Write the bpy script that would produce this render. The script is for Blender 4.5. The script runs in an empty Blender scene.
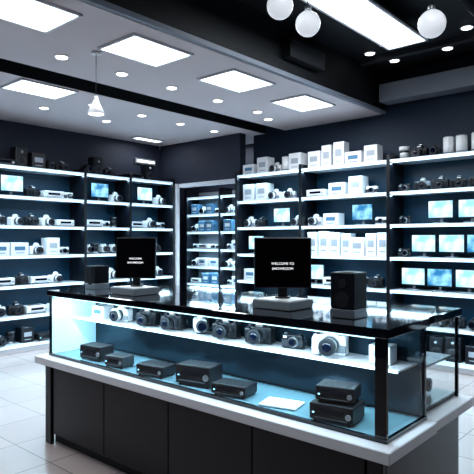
import bpy, bmesh, math, random
from mathutils import Matrix, Vector
random.seed(7)
S=bpy.context.scene
S.view_settings.view_transform='Standard'
try: S.view_settings.look='Medium High Contrast'
except Exception: S.view_settings.look='None'
S.view_settings.exposure=-0.05

# ---------------- materials ----------------
MATS={}
def mat(name,col,rough=0.5,metal=0.0,emit=None,es=0.0,noise=0.0,scale=8.0,coat=0.0):
    m=bpy.data.materials.new(name); m.use_nodes=True
    nt=m.node_tree; b=nt.nodes['Principled BSDF']
    b.inputs['Base Color'].default_value=(*col,1)
    b.inputs['Roughness'].default_value=rough
    b.inputs['Metallic'].default_value=metal
    b.inputs['Coat Weight'].default_value=coat
    if emit:
        b.inputs['Emission Color'].default_value=(*emit,1)
        b.inputs['Emission Strength'].default_value=es
    if noise>0:
        tc=nt.nodes.new('ShaderNodeTexCoord'); n=nt.nodes.new('ShaderNodeTexNoise')
        n.inputs['Scale'].default_value=scale; n.inputs['Detail'].default_value=4
        mx=nt.nodes.new('ShaderNodeMix'); mx.data_type='RGBA'
        mx.inputs[6].default_value=(*[c*(1-noise) for c in col],1)
        mx.inputs[7].default_value=(*[min(1,c*(1+noise)) for c in col],1)
        nt.links.new(tc.outputs['Object'],n.inputs['Vector'])
        nt.links.new(n.outputs['Fac'],mx.inputs[0]); nt.links.new(mx.outputs[2],b.inputs['Base Color'])
    MATS[name]=m; return m
mat('wall_navy',(0.008,0.022,0.048),0.6,noise=.15,scale=3)
mat('wall_plum',(0.026,0.032,0.055),0.6,noise=.1,scale=3)
mat('ceil_grey',(0.62,0.58,0.60),0.75,noise=.04,scale=2)
mat('ceil_black',(0.006,0.008,0.012),0.6,noise=.3,scale=5)
mat('beam_grey',(0.22,0.25,0.30),0.5,noise=.05)
mat('duct_black',(0.02,0.022,0.027),0.4)
mat('panel_light',(1,1,1),0.5,emit=(0.86,0.96,1.0),es=3.0)
mat('down_light',(1,1,1),0.5,emit=(1.0,0.95,0.9),es=3.5)
mat('globe_glass',(0.9,0.9,0.9),0.3,emit=(0.85,0.9,1.0),es=0.4)
mat('black_gloss',(0.004,0.005,0.008),0.06,coat=0.5)
mat('black_satin',(0.007,0.009,0.014),0.28,noise=.1)
mat('black_matte',(0.010,0.012,0.016),0.5)
mat('black_plastic',(0.010,0.012,0.016),0.38,noise=.15,scale=40)
mat('dark_grey',(0.04,0.046,0.055),0.4)
mat('mid_grey',(0.22,0.25,0.28),0.4)
mat('white_trim',(0.68,0.69,0.73),0.4,noise=.03)
mat('shelf_white',(0.60,0.66,0.72),0.4,noise=.03)
mat('deck_tint',(0.16,0.30,0.36),0.25,noise=.05)
mat('white_plastic',(0.80,0.82,0.84),0.35,noise=.03,scale=20)
mat('silver',(0.55,0.58,0.62),0.3,metal=0.9)
mat('lens_glass',(0.004,0.008,0.02),0.05)
mat('led_strip',(0.8,0.9,1),0.5,emit=(0.55,0.84,1.0),es=2.2)
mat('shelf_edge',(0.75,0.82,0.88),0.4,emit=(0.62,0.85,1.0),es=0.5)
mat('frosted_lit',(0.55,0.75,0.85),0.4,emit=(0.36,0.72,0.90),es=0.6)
mat('shelf_back',(0.010,0.055,0.100),0.35,noise=.2,scale=2)
mat('mirror_back',(0.03,0.06,0.085),0.12,metal=0.5)
mat('box_white',(0.78,0.81,0.84),0.5,noise=.04,scale=15)
mat('box_blue',(0.08,0.20,0.32),0.5)
mat('box_grey',(0.38,0.42,0.47),0.5)
mat('label',(0.75,0.8,0.84),0.5)
mat('label_dark',(0.03,0.04,0.06),0.5)
mat('screen_black',(0.002,0.002,0.003),0.08)
mat('text_white',(0.9,0.9,0.9),0.5,emit=(1,1,1),es=1.0)
mat('led_dot',(0.3,0.7,1),0.5,emit=(0.3,0.75,1),es=3)
mat('tablet_lit',(0.8,0.9,0.95),0.2,emit=(0.75,0.92,1.0),es=0.8)
def screen_mat(name,c1,c2,es):
    m=mat(name,(0.02,0.02,0.02),0.15)
    nt=m.node_tree;b=nt.nodes['Principled BSDF']
    tc=nt.nodes.new('ShaderNodeTexCoord');n=nt.nodes.new('ShaderNodeTexNoise');n.inputs['Scale'].default_value=7
    r=nt.nodes.new('ShaderNodeValToRGB');r.color_ramp.elements[0].position=.38;r.color_ramp.elements[1].position=.6
    r.color_ramp.elements[0].color=(*c1,1);r.color_ramp.elements[1].color=(*c2,1)
    nt.links.new(tc.outputs['Object'],n.inputs['Vector']);nt.links.new(n.outputs['Fac'],r.inputs['Fac'])
    nt.links.new(r.outputs['Color'],b.inputs['Emission Color']);b.inputs['Emission Strength'].default_value=es
screen_mat('screen_cyan',(0.30,0.70,0.92),(0.80,0.96,1.0),1.25)
screen_mat('screen_blue',(0.02,0.20,0.45),(0.35,0.75,1.0),1.2)
# glass (thin sheet, angle-dependent mirror, same from both sides)
g=bpy.data.materials.new('clear_glass');g.use_nodes=True;nt=g.node_tree;nt.nodes.clear()
o=nt.nodes.new('ShaderNodeOutputMaterial');t=nt.nodes.new('ShaderNodeBsdfTransparent');t.inputs[0].default_value=(0.95,0.985,0.99,1)
gl=nt.nodes.new('ShaderNodeBsdfGlossy');gl.inputs['Roughness'].default_value=0.02
lw=nt.nodes.new('ShaderNodeLayerWeight')
pw=nt.nodes.new('ShaderNodeMath');pw.operation='POWER';pw.inputs[1].default_value=5
ml=nt.nodes.new('ShaderNodeMath');ml.operation='MULTIPLY_ADD';ml.inputs[1].default_value=.8;ml.inputs[2].default_value=.045
mx=nt.nodes.new('ShaderNodeMixShader')
nt.links.new(lw.outputs['Facing'],pw.inputs[0]);nt.links.new(pw.outputs[0],ml.inputs[0]);nt.links.new(ml.outputs[0],mx.inputs[0])
nt.links.new(t.outputs[0],mx.inputs[1]);nt.links.new(gl.outputs[0],mx.inputs[2]);nt.links.new(mx.outputs[0],o.inputs[0])
MATS['clear_glass']=g
# floor tiles
m=mat('floor_tile',(0.5,0.46,0.45),0.25);nt=m.node_tree;b=nt.nodes['Principled BSDF']
tc=nt.nodes.new('ShaderNodeTexCoord');br=nt.nodes.new('ShaderNodeTexBrick');br.offset=0;br.inputs['Scale'].default_value=1
br.inputs['Brick Width'].default_value=.45;br.inputs['Row Height'].default_value=.45;br.inputs['Mortar Size'].default_value=.004
br.inputs['Color1'].default_value=(0.36,0.30,0.29,1);br.inputs['Color2'].default_value=(0.39,0.325,0.31,1);br.inputs['Mortar'].default_value=(0.17,0.15,0.15,1)
nt.links.new(tc.outputs['Object'],br.inputs['Vector']);nt.links.new(br.outputs['Color'],b.inputs['Base Color'])

# ---------------- mesh builder ----------------
class M:
    def __init__(s): s.v=[];s.f=[];s.m=[];s.s=[]
    def _bm(s,bm,mt,smooth=False):
        o=len(s.v); bm.verts.index_update()
        s.v+= [tuple(x.co) for x in bm.verts]
        for f in bm.faces:
            s.f.append([o+x.index for x in f.verts]);s.m.append(mt);s.s.append(smooth)
        bm.free(); return s
    def box(s,c,d,mt,bev=0,seg=1,taper=None,rot=None):
        bm=bmesh.new();bmesh.ops.create_cube(bm,size=1)
        for x in bm.verts:
            kx=ky=1.0
            if taper and x.co.z>0: kx,ky=taper
            x.co=Vector((x.co.x*d[0]*kx,x.co.y*d[1]*ky,x.co.z*d[2]))
        if bev: bmesh.ops.bevel(bm,geom=list(bm.edges),offset=min(bev,min(d)*.45),segments=seg,affect='EDGES',profile=.5)
        mt4=Matrix.Translation(c)
        if rot: mt4=mt4@rot
        bmesh.ops.transform(bm,matrix=mt4,verts=bm.verts)
        return s._bm(bm,mt)
    def b2(s,a,b,mt,bev=0,seg=1):
        return s.box([(a[i]+b[i])/2 for i in range(3)],[abs(b[i]-a[i]) for i in range(3)],mt,bev,seg)
    def quad(s,a,b,c,d,mt):
        o=len(s.v);s.v+=[a,b,c,d];s.f.append([o,o+1,o+2,o+3]);s.m.append(mt);s.s.append(False);return s
    def cyl(s,c,r,h,mt,axis='Z',r2=None,seg=20):
        bm=bmesh.new();bmesh.ops.create_cone(bm,cap_ends=True,segments=seg,radius1=r,radius2=r if r2 is None else r2,depth=h)
        R={'Z':Matrix(),'Y':Matrix.Rotation(math.pi/2,4,'X'),'X':Matrix.Rotation(math.pi/2,4,'Y')}[axis]
        bmesh.ops.transform(bm,matrix=Matrix.Translation(c)@R,verts=bm.verts)
        o=len(s.v);bm.verts.index_update();s.v+=[tuple(x.co) for x in bm.verts]
        for f in bm.faces:
            s.f.append([o+x.index for x in f.verts]);s.m.append(mt);s.s.append(len(f.verts)==4)
        bm.free();return s
    def sph(s,c,r,mt,sc=(1,1,1),seg=24):
        bm=bmesh.new();bmesh.ops.create_uvsphere(bm,u_segments=seg,v_segments=seg//2,radius=r)
        for x in bm.verts: x.co=Vector((x.co.x*sc[0]+c[0],x.co.y*sc[1]+c[1],x.co.z*sc[2]+c[2]))
        return s._bm(bm,mt,True)
    def add(s,o,mx):
        n=len(s.v)
        s.v+=[tuple(mx@Vector(p)) for p in o.v]
        s.f+=[[n+i for i in f] for f in o.f];s.m+=o.m;s.s+=o.s;return s
    def obj(s,name,parent=None,loc=None,rz=0):
        me=bpy.data.meshes.new(name);me.from_pydata(s.v,[],s.f)
        names=sorted(set(s.m))
        for n in names: me.materials.append(MATS[n])
        for i,p in enumerate(me.polygons):
            p.material_index=names.index(s.m[i]);p.use_smooth=s.s[i]
        ob=bpy.data.objects.new(name,me);S.collection.objects.link(ob)
        if loc is not None: ob.location=loc
        ob.rotation_euler[2]=rz
        if parent: ob.parent=parent
        return ob
def empty(name,loc=(0,0,0),rz=0):
    e=bpy.data.objects.new(name,None);e.location=loc;e.rotation_euler[2]=rz;e.empty_display_size=.1;S.collection.objects.link(e);return e
def area(name,loc,sx,sy,en,col,rot=(0,0,0),parent=None):
    l=bpy.data.lights.new(name,'AREA');l.shape='RECTANGLE';l.size=sx;l.size_y=sy;l.energy=en;l.color=col
    o=bpy.data.objects.new(name,l);o.location=loc;o.rotation_euler=rot;S.collection.objects.link(o)
    if parent:o.parent=parent
    return o

# ---------------- product templates (origin bottom centre, front = -Y) ----------------
def dslr(body,k=1.0,acc='dark_grey'):
    m=M();dk='black_plastic'
    m.box((0,0,.042),(.135,.055,.08),body,.009,2)
    m.box((-.052,-.018,.04),(.034,.05,.074),dk if body!='white_plastic' else body,.010,2)
    m.box((0,-.004,.028),(.134,.0565,.03),dk if body!='white_plastic' else 'mid_grey',.003)
    m.box((.005,-.004,.093),(.058,.05,.034),body,.005,1,taper=(.55,.7))
    m.box((.005,.002,.112),(.024,.022,.005),'silver')
    m.cyl((-.05,-.012,.086),.010,.008,acc);m.cyl((.045,.0,.086),.013,.01,acc)
    m.cyl((.006,-.030,.043),.037,.008,'silver' if body!='black_plastic' else 'dark_grey','Y',seg=24)
    m.cyl((.006,-.038,.043),.034,.016,acc,'Y',seg=24)
    m.cyl((.006,-.062,.043),.032,.034,dk if body!='white_plastic' else 'white_plastic','Y',seg=24)
    m.cyl((.006,-.083,.043),.034,.012,acc,'Y',seg=24)
    m.cyl((.006,-.0893,.043),.029,.002,'black_matte','Y',seg=24)
    m.sph((.006,-.088,.043),.020,'lens_glass',sc=(1,.3,1),seg=16)
    m.box((.005,-.030,.095),(.03,.002,.008),'label')
    return m
def compact(body):
    m=M()
    m.box((0,0,.036),(.115,.034,.07),body,.008,2)
    m.box((0,-.001,.03),(.116,.035,.03),'dark_grey',.002)
    m.cyl((.01,-.024,.036),.026,.016,'silver','Y');m.cyl((.01,-.037,.036),.021,.014,'black_plastic','Y');m.cyl((.01,-.045,.036),.014,.003,'lens_glass','Y')
    m.box((-.038,-.018,.058),(.018,.003,.01),'label');m.cyl((-.04,0,.074),.009,.006,'silver');m.cyl((.035,0,.073),.012,.005,'dark_grey')
    return m
def lens(body):
    m=M();m.cyl((0,0,.012),.034,.024,'silver');m.cyl((0,0,.052),.037,.056,body);m.cyl((0,0,.07),.039,.016,'dark_grey')
    m.cyl((0,0,.096),.042,.034,body,r2=.045);m.cyl((0,0,.114),.036,.003,'lens_glass');return m
def pack(w,d,h,c,lab='label_dark'):
    m=M();m.box((0,0,h/2),(w,d,h),c,.003)
    m.box((0,-d/2-.0008,h*.55),(w*.6,.0015,h*.3),lab);m.box((0,-d/2-.0008,h*.2),(w*.5,.0015,h*.05),lab)
    m.box((0,0,h+.0006),(w*.12,d*.9,.001),lab);return m
def device(c,w=.2,d=.15,h=.06):
    m=M();m.box((0,0,h/2+.005),(w,d,h-.008),c,.006,2)
    for x in (-.4,.4):
        for y in (-.4,.4): m.cyl((w*x,d*y,.0035),.008,.007,'black_matte',seg=10)
    m.box((0,-d/2-.001,h*.6),(w*.6,.002,h*.28),'lens_glass')
    m.cyl((w*.4,-d/2-.002,h*.5),h*.16,.006,'silver','Y',seg=14)
    m.box((-w*.4,-d/2-.0015,h*.5),(.008,.002,.005),'led_dot')
    m.box((0,-d/2-.001,h*.25),(w*.75,.002,h*.05),'mid_grey')
    for i in range(5): m.box((0,-d*.3+i*d*.15,h+.0012),(w*.7,.006,.002),'dark_grey')
    return m
def speaker(c,h=.2):
    m=M();w=h*.62;m.box((0,0,h/2),(w,w*.9,h),c,.006,2)
    m.cyl((0,-w*.45-.003,h*.34),w*.36,.006,'dark_grey','Y');m.cyl((0,-w*.45-.007,h*.34),w*.27,.006,'black_matte','Y',r2=w*.2)
    m.cyl((0,-w*.45-.003,h*.76),w*.2,.006,'dark_grey','Y');m.sph((0,-w*.45-.004,h*.76),w*.1,'silver',seg=12);return m
def camcorder(c):
    m=M();m.box((0,.0,.045),(.065,.13,.07),c,.014,2);m.cyl((0,-.08,.048),.03,.035,'dark_grey','Y');m.cyl((0,-.1,.048),.022,.004,'lens_glass','Y')
    m.box((.04,.0,.05),(.008,.08,.055),'dark_grey',.003);m.box((0,.0,.088),(.02,.11,.02),c,.006);m.box((0,0,.005),(.04,.05,.01),'black_matte');return m
def canister(c):
    m=M();m.cyl((0,0,.075),.045,.15,c,seg=24);m.cyl((0,0,.153),.041,.008,'mid_grey',seg=24);m.cyl((0,0,.02),.0458,.012,'mid_grey',seg=24);return m
T={
 'dw':dslr('white_plastic'),'db':dslr('black_plastic'),'ds':dslr('mid_grey'),
 'cw':compact('white_plastic'),'cb':compact('black_plastic'),
 'lb':lens('black_plastic'),'lw':lens('white_plastic'),
 'pw':pack(.14,.12,.17,'box_white','box_grey'),'pw2':pack(.17,.12,.12,'box_white','box_blue'),'pt':pack(.11,.1,.22,'box_white','box_grey'),
 'pb':pack(.14,.12,.15,'box_blue','label'),'pk':pack(.13,.12,.14,'black_satin','box_grey'),
 'ek':device('black_plastic'),'ew':device('white_plastic',.2,.14,.07),
 'sk':speaker('black_plastic',.19),'sw':speaker('white_plastic',.17),
 'vc':camcorder('black_plastic'),'vw':camcorder('white_plastic'),'cn':canister('white_plastic')}
WID={k:max(abs(p[0]) for p in t.v)*2 for k,t in T.items()}
HGT={k:max(p[2] for p in t.v) for k,t in T.items()}
KIND={'d':'camera_row','c':'camera_row','l':'lens_row','p':'product_box_row','e':'electronics_row','s':'speaker_row','v':'camera_row'}

def monitor(w,h,smat,parent_xf,name='display_screen'):
    e=empty(name);e.matrix_world=parent_xf
    m=M();m.box((0,.02,.006),(w*.5,.12,.012),'mid_grey',.003);m.box((0,.035,.05),(.03,.015,.09),'mid_grey',.003)
    m.box((0,.015,.055+h/2),(w,.022,h),'black_plastic',.004);m.obj('housing',e)
    p=M();p.box((0,.0035,.057+h/2),(w-.016,.002,h-.018),smat);p.obj('panel',e)
    return e

LEV=[.09,.45,.83,1.205,1.58,1.95,2.32]   # top surface of each board
def shelving(name,org,rz,xs,levels,depth=.38,lit=9.0,col=(.56,.83,1.0),back='shelf_back',top=2.38,edge='shelf_edge',led=True):
    X=Matrix.Translation(org)@Matrix.Rotation(rz,4,'Z')
    root=empty(name);root.matrix_world=X
    fr=M()
    for x in xs: fr.b2((x-.022,.0,0),(x+.022,depth,top),'black_satin',.003)
    x0,x1=xs[0],xs[-1]
    fr.b2((x0,depth-.015,0),(x1,depth,top-.03),back)
    fr.b2((x0,.02,0),(x1,.05,.06),'white_trim')
    fr.obj('frame',root)
    sh=M()
    for z in levels:
        for a,b in zip(xs[:-1],xs[1:]):
            sh.b2((a+.022,.012,z-.028),(b-.022,depth-.015,z),'shelf_white')
            sh.b2((a+.022,0,z-.03),(b-.022,.012,z),edge)
            if z>.2 and led: sh.b2((a+.04,.02,z-.036),(b-.04,.032,z-.028),'led_strip')
    sh.obj('shelf_boards',root)
    for z in levels:
        if z<.2: continue
        if led: area('shelf_led',((x0+x1)/2,.055,z-.04),x1-x0-.1,.02,lit*(x1-x0)/4,col,(math.radians(-18),0,0),root)
    return X
def fill(X,a,b,z,kinds,k=1.25,reserved=(),gap=(.01,.05),depthpos=.17,maxh=.31,dens=1.0):
    x=a+.05;rows={}
    while x<b-.08:
        kd=random.choice(kinds);w=WID[kd]*k*random.uniform(.92,1.05)
        kk=w/WID[kd];kk=min(kk,maxh/HGT[kd]);w=WID[kd]*kk
        if x+w>b-.03: break
        hit=[r for r in reserved if x<r[1] and x+w>r[0]]
        if hit: x=hit[0][1]+.005;continue
        if random.random()<dens:
            r=rows.setdefault(KIND[kd[0]] if kd!='cn' else 'canister_row',M())
            r.add(T[kd],X@Matrix.Translation((x+w/2,depthpos+random.uniform(-.01,.02),z+.001))@Matrix.Rotation(random.uniform(-.25,.25) if kd[0] in 'dcv' else 0,4,'Z')@Matrix.Scale(kk,4))
        x+=w+random.uniform(*gap)
    for n,r in rows.items(): r.obj(n)

CAMW=['dw','dw','cw','db','ew'];CAMB=['db','db','cb','vc','ds'];MIX=['dw','cw','db','ew','lb','vw'];DK=['ek','db','pk','sk','lb','cb','vc']
WB=['pw','pw','pt','pw2'];WMIX=['pw2','dw','ew','pw','cw']
# ---------------- left shelving ----------------
lx0=.35
lxs=[v-lx0 for v in (.35,1.65,2.95,4.25,5.02,5.87)]
XL=shelving('display_shelving_unit',(lx0,6.5,0),0,lxs,LEV,lit=13)
Lscr={(2,5):[3.28-lx0],(3,5):[4.58-lx0],(4,5):[5.40-lx0],(1,4):[2.3-lx0],(0,5):[1.0-lx0]}
Lk={6:DK,5:CAMW,4:CAMW,3:WMIX,2:CAMW,1:CAMW+['ew'],0:DK+['ek','ek']}
for bi in range(5):
    for li in range(7):
        res=[]
        for sx in Lscr.get((bi,li),[]):
            res.append((sx-.17,sx+.17));monitor(.30,.21,'screen_cyan' if bi!=3 else 'screen_blue',XL@Matrix.Translation((sx,.14,LEV[li]+.001)))
        fill(XL,lxs[bi],lxs[bi+1],LEV[li],Lk[li] if bi<3 or li not in(3,4) else MIX,reserved=res,k=1.4,gap=(.01,.05))
# ---------------- right shelving ----------------
rxs=[0,1.10,2.32,3.49,4.64,5.8]
XR=shelving('display_shelving_unit',(5.83,5.14,0),-math.pi/2,rxs,LEV,lit=13)
def ry(Y): return 5.14-Y
Rscr={(0,4):[(4.43,'screen_cyan')],(0,3):[(4.88,'screen_cyan')],(1,4):[(3.22,'screen_blue')],
 (2,4):[(2.27,'screen_cyan'),(1.94,'screen_cyan')],(2,3):[(2.46,'screen_cyan'),(2.15,'screen_cyan'),(1.85,'screen_blue')],
 (2,2):[(2.58,'screen_cyan'),(2.28,'screen_blue'),(1.97,'screen_cyan')],(3,4):[(1.2,'screen_cyan')],(1,2):[(3.9,'screen_cyan')]}
Rk={(0,6):['pw','pw2','dw','cn'],(0,5):WMIX,(0,4):MIX,(0,3):CAMB,(0,2):WMIX,
 (1,6):WB,(1,5):WMIX,(1,4):['pw2','cw','dw'],(1,3):['pt','pt','pw'],(1,2):MIX,
 (2,6):['db','vc','cn','cn','lw'],(2,5):CAMB,(2,4):CAMB,(2,3):['db','cb'],(2,2):['db']}
for bi in range(5):
    for li in range(7):
        res=[]
        for (Y,sm) in Rscr.get((bi,li),[]):
            sx=ry(Y);res.append((sx-.15,sx+.15));monitor(.28,.20,sm,XR@Matrix.Translation((sx,.13,LEV[li]+.001)))
        big=(bi,li)==(1,3)
        fill(XR,rxs[bi],rxs[bi+1],LEV[li],Rk.get((bi,li),DK if li<2 else random.choice([CAMB,WMIX,MIX])),reserved=res,k=1.35,gap=(.01,.05) if not big else (.004,.02))
# ---------------- alcove shelving ----------------
axs=[0,.78,1.55]
XA=shelving('stockroom_shelving_unit',(6.42,6.80,0),-math.pi/2,axs,[.09,.38,.67,.96,1.25,1.54,1.83,2.12],depth=.3,lit=18,back='mid_grey',top=2.25)
for bi in range(2):
    for z in [.09,.38,.67,.96,1.25,1.54,1.83]:
        fill(XA,axs[bi],axs[bi+1],z,['pw2','cw','ew','dw','pb'],k=1.2,maxh=.22,depthpos=.12)

# ---------------- room shell ----------------
X0,X1,Y0,Y1=-2.0,6.25,-2.6,6.92
M().b2((X0,Y0,-.1),(7.3,7.6,0),'floor_tile').obj('floor')
M().b2((X0,Y1,0),(5.93,Y1+.12,3.0),'wall_plum').obj('wall_left')
M().b2((X1,Y0,0),(X1+.12,5.16,3.5),'wall_navy').obj('wall_back')
w=M();w.b2((5.95,5.165,2.30),(6.07,Y1-.001,2.949),'wall_plum');w.obj('wall_header')
M().b2((6.75,5.0,0),(6.85,7.3,3.0),'wall_plum').obj('wall_alcove')
M().b2((5.93,7.2,0),(6.75,7.3,3.0),'wall_plum').obj('wall_alcove_end')
M().b2((X0,Y0-.12,0),(6.37,Y0,3.5),'wall_navy').obj('wall_right')
M().b2((X0-.12,Y0,0),(X0,7.1,3.5),'wall_plum').obj('wall_front')
d=M();d.b2((5.90,6.47,0),(5.97,6.60,2.3),'white_trim',.004);d.b2((5.95,5.17,2.24),(6.07,6.47,2.298),'white_trim',.004);d.obj('trim_doorway')
c=M()
c.b2((X0,3.1,2.95),(7.0,4.58,3.0),'ceil_grey')
c.b2((X0,4.95,2.95),(7.0,7.4,3.0),'ceil_grey')
c.b2((X0,4.5,3.08),(7.0,5.05,3.12),'ceil_black')
c.b2((X0,4.575,2.952),(7.0,4.59,3.1),'ceil_black');c.b2((X0,4.94,2.952),(7.0,4.955,3.1),'ceil_black')
c.b2((X0,3.08,2.99),(6.25,3.1,3.5),'ceil_black')
c.b2((X0,Y0,3.45),(X1,3.1,3.5),'ceil_black')
c.obj('ceiling')
M().b2((X0,3.04,2.945),(6.24,3.08,2.985),'beam_grey').obj('trim_ceiling_edge')
M().b2((6.02,Y0,3.05),(6.24,3.03,3.26),'beam_grey',.004).obj('ceiling_beam')
dm=M()
for y in (1.55,.8,-.2,-1.4): dm.cyl((2.1,y,3.38),.05,8.1,'duct_black','X',seg=14)
for x in (1.0,2.6,5.6): dm.b2((x,Y0+.02,3.40),(x+.08,3.06,3.449),'dark_grey')
dm.obj('ceiling_ducts')
v=M();v.b2((4.15,2.98,3.12),(4.75,3.075,3.30),'duct_black',.004)
for i in range(6): v.b2((4.19,2.972,3.14+i*.026),(4.71,2.98,3.152+i*.026),'dark_grey')
v.obj('air_vent')
# panels
def panel(x,y,z,sx,sy,en,drop=0):
    e=empty('ceiling_panel_light',(x,y,z))
    f=M();f.b2((-sx/2,-sy/2,-.012),(sx/2,sy/2,-.001),'panel_light');f.obj('diffuser',e)
    r=M()
    for s in(-1,1):
        r.b2((s*sx/2-.01,-sy/2-.01,-.018),(s*sx/2+.01,sy/2+.01,-.0005),'white_trim');r.b2((-sx/2,s*sy/2-.01,-.018),(sx/2,s*sy/2+.01,-.0005),'white_trim')
    if drop:
        r.b2((-sx/2,-sy/2,0),(sx/2,sy/2,.03),'black_matte')
        for a in(-1,1):
            for b in(-1,1): r.cyl((a*sx*.45,b*sy*.4,drop/2+.01),.004,drop-.02,'black_matte',seg=6)
    r.obj('rim',e)
    area('lamp',(0,0,-.025),sx*.95,sy*.95,en,(.90,.95,1.0),parent=e)
for x in (-.4,.72,1.80,2.86,3.98,5.12): panel(x,3.5,2.95,.60,.46,15)
for x in (1.6,2.86): panel(x,5.2,2.95,.6,.44,13)
panel(5.38,6.55,2.95,.5,.16,4)
panel(4.15,2.22,3.28,1.7,.38,24,.17);panel(1.5,.8,3.28,1.5,.42,24,.17);panel(4.3,-.8,3.28,1.5,.42,20,.17)
panel(6.35,6.0,2.95,.25,.9,8)
def down(x,y,z):
    e=empty('recessed_downlight',(x,y,z))
    m=M();m.cyl((0,0,-.004),.062,.008,'white_trim',seg=24);m.cyl((0,0,-.010),.048,.006,'down_light',seg=24);m.obj('fixture',e)
for x,y in ((2.48,4.15),(3.1,4.15),(3.72,4.15),(4.4,4.15),(5.1,4.15),(1.8,4.15),(3.6,5.35),(4.3,5.35),(4.95,5.35),(5.6,5.35),(2.2,5.9),(3.3,5.9),(4.2,5.95),(5.5,4.3)):
    down(x,y,2.95)
for x,y in ((5.45,2.85),(5.85,2.75),(5.3,2.6),(5.85,2.15),(5.4,1.8),(3.0,1.2),(5.4,1.1)): down(x,y,3.449)
# pendants
def globe(px,py,dep,r):
    lat=(px-237)/545*dep;x=dep*.751+lat*.66;y=dep*.66-lat*.751;z=1.4+(240-py)/545*dep
    m=M();m.sph((0,0,0),r,'globe_glass');m.cyl((0,0,r+.01),.02,.03,'silver',seg=12);m.cyl((0,0,(3.45-z+r)/2),.003,3.45-z-r,'black_matte',seg=8);m.cyl((0,0,3.44-z),.04,.018,'black_matte')
    m.obj('globe_pendant_lamp',loc=(x,y,z))
globe(280,6,3.2,.078);globe(308,24,3.3,.076);globe(432,24,3.1,.078)
m=M();m.cyl((0,0,0),.072,.12,'white_plastic',r2=.016,seg=28);m.cyl((0,0,.07),.016,.03,'white_plastic');m.cyl((0,0,-.061),.06,.003,'down_light')
m.cyl((0,0,.26),.003,.36,'black_matte',seg=8);m.cyl((0,0,.44),.04,.016,'white_plastic');m.obj('cone_pendant_lamp',loc=(2.61,3.84,2.499))
sg=M();sg.box((5.62,6.905,2.66),(.42,.03,.09),'mid_grey',.004);sg.box((5.62,6.888,2.66),(.36,.004,.04),'text_white');sg.obj('wall_sign')

# ---------------- display counter ----------------
TOP=1.05
def case(name,x0,x1,y0,y1,front=True):
    e=empty(name)
    m=M()
    m.b2((x0+.0,y0,.06),(x1,y1,.545),'black_satin',.004)
    m.b2((x0+.03,y0+.03,0),(x1-.0,y1-.03,.06),'black_matte')
    if front:
        n=4;L=(y1-y0-.16)/n
        for i in range(n):
            m.b2((x0-.018,y0+.08+i*L+.003,.08),(x0-.001,y0+.08+(i+1)*L-.003,.53),'black_satin',.003)
        for yy in (y0,y1-.07): m.b2((x0-.03,yy,0),(x0-.001,yy+.07,.545),'black_satin',.004)
    m.obj('base_cabinet',e)
    return e
x0,x1,y0,y1=1.99,2.385,.97,3.49
e=case('glass_display_counter',x0,x1,y0,y1)
l=M();l.b2((x0-.075,y0-.05,.548),(x1-.0,y1+.065,.598),'white_trim',.004);l.obj('ledge',e)
l=M();l.b2((x0+.012,y0+.012,.599),(x1-.03,y1-.012,.611),'deck_tint');l.obj('deck',e)
p=M()
p.b2((x0,y0,.599),(x0+.02,y0+.05,1.012),'black_gloss',.002)
for a,b in ((x0,y1-.016),(x1-.02,y0),(x1-.02,y1-.016)): p.b2((a,b,.599),(a+(.014 if a==x0 else .02),b+.016,1.012),'black_gloss',.002)
p.b2((x0-.002,y0-.002,.599),(x0+.012,y1+.002,.616),'black_gloss');p.b2((x0,y0-.002,.599),(x1,y0+.012,.616),'black_gloss')
p.b2((x1-.02,y0+.02,.612),(x1-.008,y1-.02,1.01),'mirror_back')
p.obj('frame',e)
t=M();t.b2((x0-.012,y0-.012,1.012),(x1+.015,y1+.012,TOP),'black_gloss',.004);t.obj('countertop',e)
gm=M();gm.quad((x0+.006,y1-.018,.617),(x0+.006,y0+.05,.617),(x0+.006,y0+.05,1.011),(x0+.006,y1-.018,1.011),'clear_glass');gm.obj('glass_front',e)
gm=M();gm.quad((x0+.020,y0+.006,.617),(x1-.022,y0+.006,.617),(x1-.022,y0+.006,1.011),(x0+.020,y0+.006,1.011),'clear_glass');gm.obj('glass_side',e)
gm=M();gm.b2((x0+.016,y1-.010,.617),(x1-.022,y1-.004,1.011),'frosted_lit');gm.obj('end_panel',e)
gm=M();gm.b2((x0+.17,y0+.03,.842),(x1-.022,y1-.03,.85),'white_trim');gm.b2((x0+.166,y0+.03,.840),(x0+.17,y1-.03,.852),'led_strip');gm.obj('inner_shelf',e)
ls=M();ls.b2((x0+.014,y0+.05,1.003),(x0+.03,y1-.03,1.011),'led_strip');ls.obj('led_bar',e)
ym=(y0+y1)/2
area('case_led',(x0+.045,ym,1.0),.02,y1-y0-.1,14,(.66,.88,1.0),(0,math.radians(-25),0),e)
area('case_led',(x0+.2,ym,.835),.02,y1-y0-.1,3.5,(.62,.88,1.0),(0,math.radians(-10),0),e)
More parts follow.
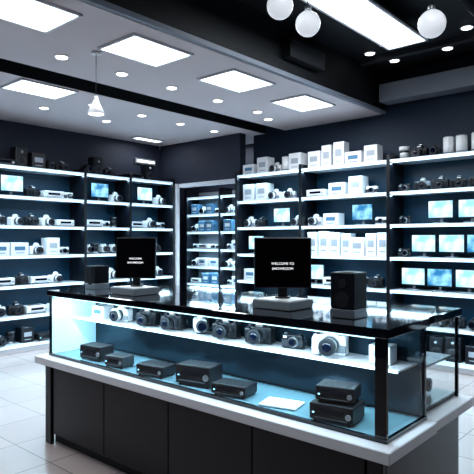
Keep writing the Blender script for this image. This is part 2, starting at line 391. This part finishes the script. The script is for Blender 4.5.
# rear case
bx0,bx1=2.405,2.85
e2=case('glass_display_counter',bx0,bx1,y0+.02,y1,front=False)
l=M();l.b2((bx0-.015,y0-.04,.548),(bx1+.05,y1+.065,.598),'white_trim',.004);l.obj('ledge',e2)
p=M()
for a,b in ((bx0,y0+.02),(bx1-.016,y0+.02),(bx0,y1-.016),(bx1-.016,y1-.016)): p.b2((a,b,.599),(a+.016,b+.016,1.012),'black_gloss',.002)
p.b2((bx0,y0+.04,.60),(bx1,y1,.62),'black_satin');p.b2((bx0+.002,y0+.05,.62),(bx0+.012,y1-.02,1.01),'black_satin')
p.b2((bx0+.012,y0+.05,.80),(bx1-.02,y1-.03,.81),'mid_grey');p.obj('frame',e2)
t=M();t.b2((bx0-.003,y0+.008,1.012),(bx1+.012,y1+.012,TOP),'black_gloss',.004);t.obj('countertop',e2)
gm=M();gm.quad((bx0+.018,y0+.027,.621),(bx1-.018,y0+.027,.621),(bx1-.018,y0+.027,1.011),(bx0+.018,y0+.027,1.011),'clear_glass')
gm.quad((bx1-.007,y0+.04,.621),(bx1-.007,y1-.02,.621),(bx1-.007,y1-.02,1.011),(bx1-.007,y0+.04,1.011),'clear_glass')
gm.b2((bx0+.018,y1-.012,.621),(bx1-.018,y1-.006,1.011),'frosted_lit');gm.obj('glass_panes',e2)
area('case_led',(bx0+.25,ym,1.0),.02,y1-y0-.2,5,(.62,.88,1.0),(0,0,0),e2)

R=-math.pi/2
def put(tm,name,x,y,z,k,rz): 
    q=M();q.add(tm,Matrix.Scale(k,4));return q.obj(name,loc=(x,y,z+.001),rz=R+rz)
Z1,Z2=.611,.85
put(device('black_plastic',.20,.12,.095),'stereo_receiver',2.10,3.08,Z1,1,.1)
put(device('dark_grey',.15,.11,.07),'card_reader',2.075,2.80,Z1,1,.15)
put(device('black_plastic',.20,.13,.065),'media_player',2.085,2.46,Z1,1,.15)
put(device('black_plastic',.22,.14,.11),'stereo_receiver',2.11,2.13,Z1,1,.2)
put(device('black_plastic',.20,.13,.06),'media_player',2.085,1.85,Z1,1,.2)
tb=M();tb.box((0,0,.006),(.19,.13,.010),'white_plastic',.003);tb.box((0,0,.0117),(.17,.11,.001),'tablet_lit');tb.box((0,.0,.0015),(.1,.06,.003),'dark_grey')
put(tb,'tablet_computer',2.10,1.56,Z1,1,.25)
put(device('black_plastic',.20,.15,.08),'stereo_receiver',2.09,1.25,Z1,1,.15)
put(device('black_plastic',.17,.13,.07),'game_console',2.10,1.25,Z1+.0835,1,.25)
for (nm,tm,y,k,rz) in (('product_box',pack(.11,.09,.08,'box_white','box_blue'),3.25,1.1,.1),('dslr_camera',dslr('white_plastic'),3.02,1.05,.1),('dslr_camera',dslr('black_plastic'),2.74,1.08,.2),('dslr_camera',dslr('black_plastic'),2.50,1.1,.1),
   ('camcorder',camcorder('white_plastic'),2.29,1.1,.9),('dslr_camera',dslr('black_plastic'),2.06,1.1,.2),('dslr_camera',dslr('black_plastic'),1.82,1.12,.2),('compact_camera',compact('black_plastic'),1.61,1.0,.2),('dslr_camera',dslr('white_plastic'),1.39,1.2,.3),('product_box',pack(.09,.08,.075,'box_white','box_grey'),1.12,1.1,.1)):
    put(tm,nm,2.265 if nm!='camcorder' else 2.275,y,Z2,k,rz)
for (nm,tm,x,y,z) in (('product_box',pack(.12,.1,.12,'box_white','box_blue'),2.58,1.16,.81),('compact_camera',compact('white_plastic'),2.74,1.2,.81),('product_box',pack(.14,.1,.13,'box_white','box_grey'),2.56,1.16,.62),('dslr_camera',dslr('black_plastic'),2.72,1.18,.62)):
    put(tm,nm,x,y,z,1,-R)
# ---- counter-top objects
def pos_monitor(x,y,w,h,rz,txt,bw):
    e=empty('computer_monitor',(x,y,TOP+.001),0)
    b=M();b.box((0,0,.022),(bw*.85,bw,.044),'mid_grey',.004,2);b.box((0,0,.0455),(bw*.75,bw*.9,.003),'white_plastic');b.obj('base',e)
    s=empty('head');s.parent=e;s.rotation_euler[2]=rz
    q=M();q.box((0,.03,.075),(.05,.02,.06),'black_plastic',.004);q.cyl((0,.03,.051),.04,.008,'black_plastic');q.obj('neck',s)
    q=M()
    q.box((0,0,.1+h/2),(w,.02,h),'black_plastic',.004,2,rot=None);q.box((0,-.011,.1+h/2),(w-.014,.002,h-.014),'screen_black');q.box((0,.02,.1+h/2),(w*.6,.03,h*.6),'black_plastic',.008)
    o=q.obj('screen',s);o.rotation_euler[0]=math.radians(-4)
    for i,tt in enumerate(txt):
        c=bpy.data.curves.new('caption','FONT');c.body=tt;c.align_x='CENTER';c.size=.018;c.extrude=.0003;c.materials.append(MATS['text_white'])
        to=bpy.data.objects.new('caption',c);S.collection.objects.link(to);to.parent=o;to.location=(0,-.0127,.1+h*.46-.026*i);to.rotation_euler=(math.pi/2,0,0)
    return e
pos_monitor(2.27,1.68,.295,.262,R+.66,['WELCOME TO','SHOWROOM'],.24)
pos_monitor(2.22,2.83,.27,.265,R+.55,['WELCOME','SHOWROOM'],.25)
def cube_speaker(x,y,w,h):
    m=M();m.box((0,0,.02),(w*1.02,w*1.02,.04),'silver',.003);m.box((0,0,.04+(h-.04)/2),(w,w,h-.042),'black_satin',.005,2)
    m.cyl((0,-w/2-.001,h*.4),w*.3,.003,'black_matte','Y');m.cyl((0,-w/2-.001,h*.76),w*.17,.003,'black_matte','Y');m.cyl((0,0,h),w*.3,.004,'dark_grey')
    m.obj('desktop_speaker',loc=(x,y,TOP+.001),rz=R)
cube_speaker(2.19,1.25,.12,.205)
cube_speaker(2.28,3.34,.12,.165)

# ---------------- ambient, camera ----------------
W=bpy.data.worlds.new('World');S.world=W;W.use_nodes=True
W.node_tree.nodes['Background'].inputs[0].default_value=(.25,.35,.5,1);W.node_tree.nodes['Background'].inputs[1].default_value=.3
cd=bpy.data.cameras.new('Camera');cam=bpy.data.objects.new('Camera',cd);S.collection.objects.link(cam)
cd.sensor_width=36;cd.lens=545/474*36;cd.shift_y=3/474;cd.clip_start=.05
cam.location=(0,0,1.4);cam.rotation_euler=(math.pi/2,0,-math.radians(48.7));S.camera=cam
